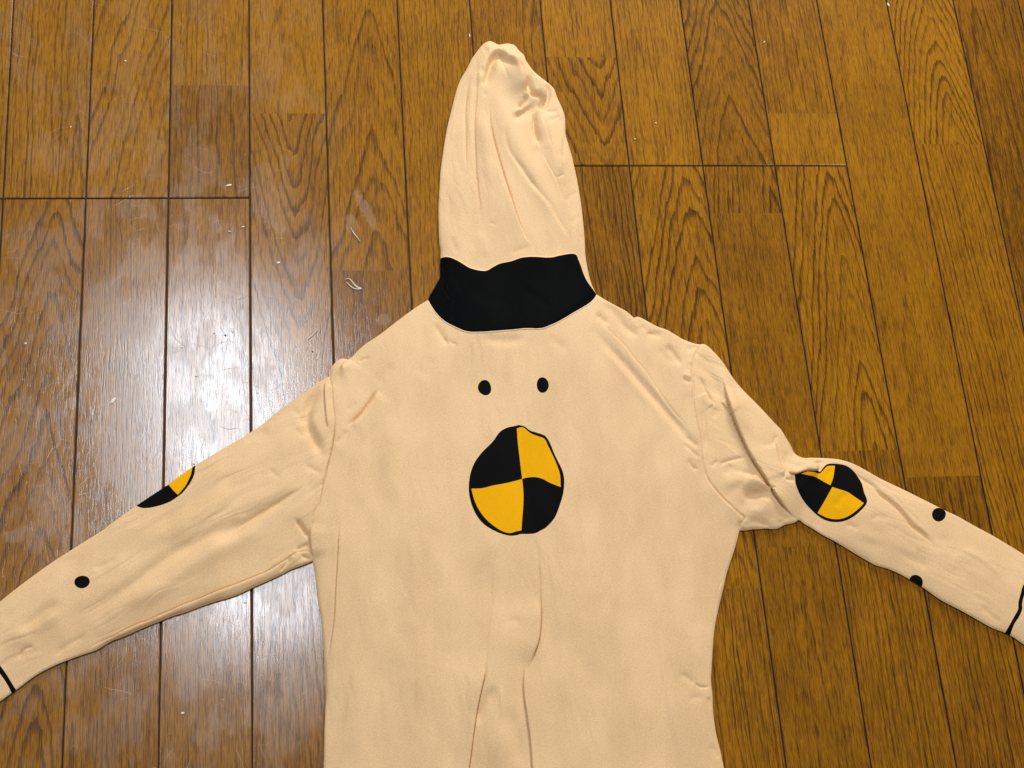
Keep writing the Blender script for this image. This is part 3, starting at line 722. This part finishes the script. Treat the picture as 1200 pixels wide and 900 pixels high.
RG = 1.5      # overall relief of the soft creases
def plen(L): return float(np.linalg.norm(np.diff(L, axis=0), axis=1).sum())
def height(P):
    """height in mm"""
    d = outer_distance(P)
    dd = np.minimum(d, 70)
    e = np.clip(dd / 3.2, 0, 1)
    h = 2.1 + 0.9 * np.sqrt(1 - (1 - e) ** 2) + 4.4 * (1 - np.exp(-dd / 24)) 
    inner = 1 - np.exp(-dd / 9)
    h += inner * (2.8 * vnoise(P, (48, 78), 1) + 1.0 * vnoise(P, (21, 40), 2) + .16 * vnoise(P, (9, 20), 3))
    D = np.zeros((len(P), 2))
    for kind, amp, wd, reach, pts, taper in CR:
        L = np.asarray(pts) if isinstance(pts, np.ndarray) else smooth(pts, 2.5)
        pad = max(3.2 * wd, 3.5 * reach)
        lo, hi = L.min(0) - pad, L.max(0) + pad
        m = ((P > lo) & (P < hi)).all(1)
        if not m.any(): continue
        q = P[m]
        r, sg, pos, nr = seg_dist(q, L, True)
        s = r * sg
        tp = np.clip(np.minimum(pos, 1 - pos) / max(taper, 1e-3), 0, 1); tp = tp * tp * (3 - 2 * tp)
        # fade beyond the ends as well
        fall = np.minimum(1, np.exp(-(np.clip(r - np.abs(s), 0, None))))
        if kind in ('R', 'S'):
            y = amp * (1.0 if kind == 'S' else RG * min(1.0, max(.2, plen(L) / (10 * wd)))) * (np.exp(-(r / wd) ** 2 * .7) if wd > 4 else np.exp(-((r * r + .16) ** .62) / wd ** 1.24))
            if kind == 'S': tp = 1
        elif kind == 'F':
            sd = np.sign(amp); s2 = s * sd
            up = 1 / (1 + np.exp(-np.clip(s2 / (wd * .42), -30, 30)))
            y = 1.4 * abs(amp) * up * np.exp(-np.clip(s2, 0, None) / reach) - abs(amp) * .8 * np.exp(-((s2 + 1.0) / (wd * 1.1)) ** 2)
            if wd < 1.5:
                # the fold leans over its foot
                lean = min(2.6, .75 * abs(amp)) * np.exp(-((s2 - .9) / 1.1) ** 2) * tp * fall
                D[m] -= nr * (sd * lean)[:, None]
        else:
            up = 1 / (1 + np.exp(-np.clip(s / (wd * .45), -30, 30)))
            y = amp * up * np.exp(-np.clip(s, 0, None) / reach)
        h[m] += y * tp * fall * (1 - np.exp(-d[m] / 3.5))
    # no crease may press the cloth into the boards; near the very edge the cloth stays a rolled rim
    rim = np.clip(d / 2.5, 0, 1)
    base = 2.1 + 0.9 * np.sqrt(1 - (1 - e) ** 2)
    h = base * (1 - rim) + h * rim
    h = np.where(h < 2.2, 2.2 - (2.2 - h) * .15, h)
    h = np.maximum(h, 1.4)
    D *= np.clip((d - 1) / 3, 0, 1)[:, None]
    return h, d, D

# ------------------------------------------------------------------ one triangulation for the whole garment
def inside(P, poly_):
    x, y = P[:, 0], P[:, 1]
    res = np.zeros(len(P), bool)
    lo, hi = poly_.min(0), poly_.max(0)
    m = (x >= lo[0]) & (x <= hi[0]) & (y >= lo[1]) & (y <= hi[1])
    xs, ys = x[m], y[m]; r = np.zeros(len(xs), bool)
    n = len(poly_)
    for i in range(n):
        x1, y1 = poly_[i]; x2, y2 = poly_[(i + 1) % n]
        if y1 == y2: continue
        c = (y1 > ys) != (y2 > ys)
        r ^= c & (xs < (x2 - x1) * (ys - y1) / (y2 - y1) + x1)
    res[m] = r
    return res

curves = [hood_edge, collar_top, collar_bot, collar_left, should_l, seam_l, top_l, bot_l, end_l, side_l, bottom, side_r, seam_r, should_r, top_r, end_r, bot_r]
cv, ce = [], []
index = {}
def vid(p):
    k = (round(float(p[0]), 3), round(float(p[1]), 3))
    if k not in index:
        index[k] = len(cv); cv.append(k)
    return index[k]
eset = set()
def add_chain(c, close=False):
    ids = [vid(p) for p in c]
    if close: ids.append(ids[0])
    for a, b in zip(ids[:-1], ids[1:]):
        if a != b and (min(a, b), max(a, b)) not in eset:
            eset.add((min(a, b), max(a, b))); ce.append((a, b))
for c in curves: add_chain(c)
for p in PR:
    add_chain(p[2], True)
    for q in p[3]: add_chain(q, True)
cva = np.array(cv)

def lattice(stp, x0, x1, y0, y1):
    xs = np.arange(x0, x1, stp); ys = np.arange(y0, y1, stp * .866)
    gx, gy = np.meshgrid(xs, ys)
    gx[1::2] += stp / 2
    return np.stack([gx.ravel(), gy.ravel()], 1)
union = cat(hood_edge, rev(should_r), rev(top_r)[::-1], end_r, bot_r) if False else None
def in_union(P):
    m = np.zeros(len(P), bool)
    for q in PARTS.values(): m |= inside(P, q)
    return m
coarse = lattice(2.1, -135, 1330, 44, 1170)
coarse = coarse[in_union(coarse)]
fine = lattice(0.95, -135, 1330, 44, 905)
# fine points only near creases, seams and rims
mk = np.zeros((1250, 1500), bool)
def stamp(L, rad):
    L = smooth(L, 1.0) if not isinstance(L, np.ndarray) else L
    r = int(math.ceil(rad))
    yy, xx = np.mgrid[-r:r + 1, -r:r + 1]; disc = (xx ** 2 + yy ** 2) <= rad * rad
    oy, ox = yy[disc], xx[disc]
    for p in L:
        cy = np.clip(oy + int(round(p[1])), 0, 1249); cx = np.clip(ox + int(round(p[0])) + 150, 0, 1499)
        mk[cy, cx] = True
for kind, amp, wd, reach, pts, taper in CR:
    if wd < 3: stamp(pts, 2.2 + 2.0 * wd)
for c in OUTER: stamp(c, 4)
sel = mk[np.clip(fine[:, 1].round().astype(int), 0, 1249), np.clip(fine[:, 0].round().astype(int) + 150, 0, 1499)]
fine = fine[sel]; fine = fine[in_union(fine)]
selc = mk[np.clip(coarse[:, 1].round().astype(int), 0, 1249), np.clip(coarse[:, 0].round().astype(int) + 150, 0, 1499)]
pts = np.vstack([coarse[~selc], fine])
# keep lattice points off the constraint vertices
cell = {}
for p in cva: cell.setdefault((int(p[0] // 1), int(p[1] // 1)), []).append(p)
keep = np.ones(len(pts), bool)
for i, p in enumerate(pts):
    cx, cy = int(p[0] // 1), int(p[1] // 1)
    for ax in (-1, 0, 1):
        for ay in (-1, 0, 1):
            for q in cell.get((cx + ax, cy + ay), ()):
                if (q[0] - p[0]) ** 2 + (q[1] - p[1]) ** 2 < .42: keep[i] = False
pts = pts[keep]
allp = np.vstack([cva, pts])
vo, eo, fo, _, _, _ = delaunay_2d_cdt([Vector(p) for p in allp.tolist()], ce, [], 0, 1e-4, False)
VP = np.array([tuple(v) for v in vo]); FT = np.array([f for f in fo if len(f) == 3])
cen = VP[FT].mean(1)
owner = np.full(len(FT), -1)
names = list(PARTS)
for i, nme in enumerate(names):
    m = inside(cen, PARTS[nme]) & (owner < 0)
    owner[m] = i
FT = FT[owner >= 0]; cen = cen[owner >= 0]; owner = owner[owner >= 0]
# consistent orientation, seen from above (photo y points down)
def orient(F_, ccw_world=True):
    a, b, c = VP[F_[:, 0]], VP[F_[:, 1]], VP[F_[:, 2]]
    ar = (b[:, 0] - a[:, 0]) * (c[:, 1] - a[:, 1]) - (b[:, 1] - a[:, 1]) * (c[:, 0] - a[:, 0])
    F2 = F_.copy(); m = ar > 0
    F2[m] = F_[m][:, ::-1]
    return F2, np.abs(ar)
FT, ar = orient(FT)
ok = ar > 1e-5
FT, cen, owner = FT[ok], cen[ok], owner[ok]
hh, dd, DV = height(VP)
fp = floor_pt(VP)
fpt = floor_pt(VP + DV)
# raise along the camera-independent vertical; the outline is laid out on the floor itself
# the traced outline is laid on the mean level of the cloth (2 mm at the rim, 7 mm inside)
lvl = (2.0 + 4.9 * (1 - np.exp(-np.minimum(dd, 70) / 12))) / 1000
fpt = fpt * (1 - lvl / CAM_H)[:, None]; fp = fp * (1 - lvl / CAM_H)[:, None]
V3 = np.column_stack([fpt, hh / 1000])
fnv = np.cross(V3[FT[:, 1]] - V3[FT[:, 0]], V3[FT[:, 2]] - V3[FT[:, 0]])
NV = np.zeros_like(V3)
for k in range(3): np.add.at(NV, FT[:, k], fnv)
NV /= np.maximum(np.linalg.norm(NV, axis=1), 1e-12)[:, None]

prt = np.full(len(FT), -1); fld = np.zeros(len(FT), int)
for i, p in enumerate(PR):
    m = inside(cen, p[2]) & (owner == names.index(p[0]))
    prt[m] = i
    for q in p[3]:
        fld[m & inside(cen, q)] = 1

# underside: a band along the outline that curls in and under, down to the boards
rim_ids = {}
outer_keys = set()
for c in OUTER:
    for p in c: outer_keys.add((round(float(p[0]), 3), round(float(p[1]), 3)))
def make_obj(name, tri, mats_, mat_idx=None, parent=None, under=False):
    used = np.unique(tri); remap = np.full(len(VP), -1); remap[used] = np.arange(len(used))
    v = V3[used]; n = NV[used]; t = remap[tri]
    mi = np.zeros(len(t), int) if mat_idx is None else np.asarray(mat_idx)
    if under:
        band = (dd[tri].max(1) < 7)
        tb = tri[band]
        ub = np.unique(tb); r2 = np.full(len(VP), -1); r2[ub] = np.arange(len(ub)) + len(used)
        dB = dd[ub]
        z = 0.4 + 1.3 * np.clip(1 - dB / 2.6, 0, 1) ** 2
        rimv = dB < .02
        vb = np.column_stack([fp[ub], z / 1000])
        vb[rimv] = V3[ub][rimv]
        tb2 = r2[tb][:, ::-1]
        nb = np.tile([0, 0, -1.0], (len(ub), 1))
        nb[rimv] = NV[ub][rimv]
        v = np.vstack([v, vb]); n = np.vstack([n, nb]); t = np.vstack([t, tb2]); mi = np.r_[mi, mi[band]]
    me = bpy.data.meshes.new(name)
    me.vertices.add(len(v)); me.vertices.foreach_set('co', v.astype(np.float32).ravel())
    me.loops.add(len(t) * 3); me.loops.foreach_set('vertex_index', t.astype(np.int32).ravel())
    me.polygons.add(len(t)); me.polygons.foreach_set('loop_start', (np.arange(len(t)) * 3).astype(np.int32))
    for m in mats_: me.materials.append(m)
    me.polygons.foreach_set('material_index', mi.astype(np.int32))
    me.update(calc_edges=True)
    me.validate()
    me.polygons.foreach_set('use_smooth', np.ones(len(me.polygons), bool))
    me.normals_split_custom_set_from_vertices(n.tolist())
    o = bpy.data.objects.new(name, me); C.objects.link(o)
    if parent is not None: o.parent = parent
    return o

suit = bpy.data.objects.new('hooded_bodysuit', None); C.objects.link(suit)
suit['label'] = 'beige hooded bodysuit with black collar and black and yellow discs, laid flat on the floor'
suit['category'] = 'costume'
obj_name = {'hood': 'hood', 'collar': 'collar', 'torso': 'torso', 'sleeve_l': 'sleeve', 'sleeve_r': 'sleeve'}
part_obj = {}
for i, nme in enumerate(names):
    m = (owner == i)
    # the cloth runs on beneath the prints' outlines as the prints themselves, so the prints are cut out of it
    o = make_obj(obj_name[nme], FT[m & (prt < 0)], [BLACK if nme == 'collar' else CLOTHS[nme]], parent=suit, under=True)
    part_obj[nme] = o
part_obj['sleeve_l']['label'] = 'smooth sleeve lying out to the lower left'
part_obj['sleeve_r']['label'] = 'twisted sleeve with a bunched fold at the elbow'
part_obj['collar']['label'] = 'black stand-up collar below the hood'
for i, (pn, kind, outl, fields, lab) in enumerate(PR):
    m = prt == i
    o = make_obj(kind, FT[m], [INK, YELLOW], fld[m], parent=part_obj[pn], under=True)
    if lab: o['label'] = lab
# pale piping where the collar is sewn to the torso
def tube(name, line_px, rad, zoff, mat, parent):
    L = smooth(line_px, 2.5)
    h, _, _ = height(L)
    f = floor_pt(L) * (1 - .006 / CAM_H)
    P3 = np.column_stack([f, h / 1000 + zoff])
    vs, fs = [], []
    n = 8
    for i in range(len(P3)):
        a = P3[max(i - 1, 0)]; b = P3[min(i + 1, len(P3) - 1)]
        t = Vector(b - a).normalized(); s = t.cross(Vector((0, 0, 1))).normalized(); u = s.cross(t)
        for k in range(n):
            an = 2 * math.pi * k / n
            p = Vector(P3[i]) + s * math.cos(an) * rad + u * math.sin(an) * rad
            vs.append(tuple(p))
        if i:
            for k in range(n):
                fs.append(((i - 1) * n + k, (i - 1) * n + (k + 1) % n, i * n + (k + 1) % n, i * n + k))
    me = bpy.data.meshes.new(name); me.from_pydata(vs, [], fs); me.materials.append(mat)
    me.polygons.foreach_set('use_smooth', [True] * len(me.polygons)); me.update()
    o = bpy.data.objects.new(name, me); C.objects.link(o); o.parent = parent
    return o
off = collar_bot.copy(); off[:, 1] += 1.0
PIPE = plain('pale_piping', (0.80, 0.62, 0.42), .8)
tube('collar_seam', [tuple(p) for p in off[3:-3:6]], 0.0006, 0.0002, PIPE, part_obj['torso'])

# ------------------------------------------------------------------ crumbs and lint on the boards
CRUMB = plain('pale_crumb', (0.78, 0.72, 0.64), .6)
DARKC = plain('dark_crumb', (0.05, 0.03, 0.02), .7)
def crumb(px, py, lx, ly, rot, label, mat=CRUMB, z=.5, seed=0):
    r = random.Random(seed + int(px))
    q = floor_pt((px, py)); vs, fs = [], []
    nu, nv = 8, 4
    for j in range(nv + 1):
        ph = -math.pi / 2 + math.pi * j / nv
        for i in range(nu):
            th = 2 * math.pi * i / nu
            k = 1 + r.uniform(-.25, .25)
            x = lx * .5 * math.cos(ph) * math.cos(th) * k; y = ly * .5 * math.cos(ph) * math.sin(th) * k
            vs.append(((x * math.cos(rot) - y * math.sin(rot)) * MM, (x * math.sin(rot) + y * math.cos(rot)) * MM, (z * math.sin(ph) + z) * .001))
    for j in range(nv):
        for i in range(nu):
            fs.append((j * nu + i, j * nu + (i + 1) % nu, (j + 1) * nu + (i + 1) % nu, (j + 1) * nu + i))
    me = bpy.data.meshes.new('crumb'); me.from_pydata(vs, [], fs); me.materials.append(mat); me.update()
    o = bpy.data.objects.new('crumb', me); C.objects.link(o); o.location = (float(q[0]), float(q[1]), 0.0001)
    o['label'] = label; o['category'] = 'crumb'; o['group'] = 'crumbs and lint on the floor boards'
for a in [
    (268, 217.5, 7, 2.6, .15, 'longish white crumb just above the left board joint'),
    (284.7, 266, 3.4, 1.8, .2, 'small white crumb below the right end of the left joint'),
    (269, 271.5, 4.6, 1.5, -.3, 'thin white flake left of the small crumb under the joint'),
    (272.5, 387.5, 2.6, 6, .1, 'upright white grain left of the shoulder on the shiny boards'),
    (251, 390.5, 2.6, 2.2, 0, 'tiny pale grain beside the upright white grain'),
    (213, 407, 3.0, 2.4, .3, 'pale grain in the middle board on the shiny area'),
    (230, 440.5, 3.2, 2.8, .1, 'pinkish pale grain lowest of those above the left sleeve'),
    (326.5, 308, 4, 3.4, .4, 'pale grain left of the clear plastic scrap'),
    (132.5, 470, 8, 3.4, .9, 'cream husk lying over the left sleeve on a middle board'),
    (30, 403, 2.8, 2.4, 0, 'white speck near the left edge of the floor'),
    (895.5, 49.5, 4.2, 1.7, .9, 'white speck high on the right boards'),
    (768.5, 144.5, 2.2, 2.0, 0, 'white speck right of the hood above the joint'),
    (744, 163, 2.0, 2.2, 0, 'white speck close to the seam above the right joint'),
    (1041, 6, 2.4, 6, .3, 'white splinter in a seam at the top right'),
    (550.3, 42, 1.8, 6, .05, 'white splinter in the seam left of the hood tip'),
    (147, 71.5, 2.6, 2.2, 0, 'white speck on the second board at the top left'),
    (227, 543, 4, 4, .2, 'grey grain at the upper edge of the left sleeve'),
    (83, 149, 1.8, 2.4, 0, 'white speck on the first full board at the left'),
    (287, 706, 3.0, 2.4, 0, 'white speck beside the seam under the left sleeve'),
    (372, 668, 2.4, 3.4, 0.2, 'white speck by the left armpit of the suit'),
    (214, 836, 3.4, 2.4, .2, 'pale grain on the boards below the left sleeve')]:
    crumb(*a)
crumb(264, 393, 2.6, 2.2, 0, 'dark speck between the pale grains on the shiny boards', DARKC)
crumb(366.5, 412, 1.8, 1.6, 0, 'tiny dark speck just left of the shoulder', DARKC)
# a clear plastic scrap and a pale fibre
def strand(name, pts_px, wd, mat, label, catg, zc=.5):
    L = smooth(pts_px, 1.2); f = floor_pt(L)
    P3 = np.column_stack([f, np.full(len(L), .0007)]); vs, fs = [], []; n = 6
    for i in range(len(P3)):
        a = P3[max(i - 1, 0)]; b = P3[min(i + 1, len(P3) - 1)]
        t = Vector(b - a).normalized(); s = t.cross(Vector((0, 0, 1))).normalized()
        k = .35 + .65 * math.sin(math.pi * (i + .5) / len(P3))
        for j in range(n):
            an = 2 * math.pi * j / n
            vs.append(tuple(Vector(P3[i]) + s * math.cos(an) * wd * MM * k * .5 + Vector((0, 0, 1)) * math.sin(an) * .0005))
        if i:
            for j in range(n):
                fs.append(((i - 1) * n + j, (i - 1) * n + (j + 1) % n, i * n + (j + 1) % n, i * n + j))
    me = bpy.data.meshes.new(name); me.from_pydata(vs, [], fs); me.materials.append(mat)
    me.polygons.foreach_set('use_smooth', [True] * len(me.polygons)); me.update()
    o = bpy.data.objects.new(name, me); C.objects.link(o)
    o['label'] = label; o['category'] = catg
    return o
FIB = plain('pale_fibre', (0.72, 0.62, 0.5), .4)
strand('plastic_scrap', [(404,328),(409,327),(413,331),(418,336.5),(423.5,338.5),(417,339),(411,336),(406,331)], 1.8, FIB, 'curled clear plastic scrap on the boards left of the hood', 'scrap')
strand('fibre', [(411,267),(413.5,272),(418,278),(422,283.5)], 1.3, FIB, 'thin pale fibre above the curled plastic scrap', 'fibre')
strand('fibre', [(361,398.5),(366,393.5),(372,387.5)], 1.5, FIB, 'short straight fibre lying left of the shoulder', 'fibre')
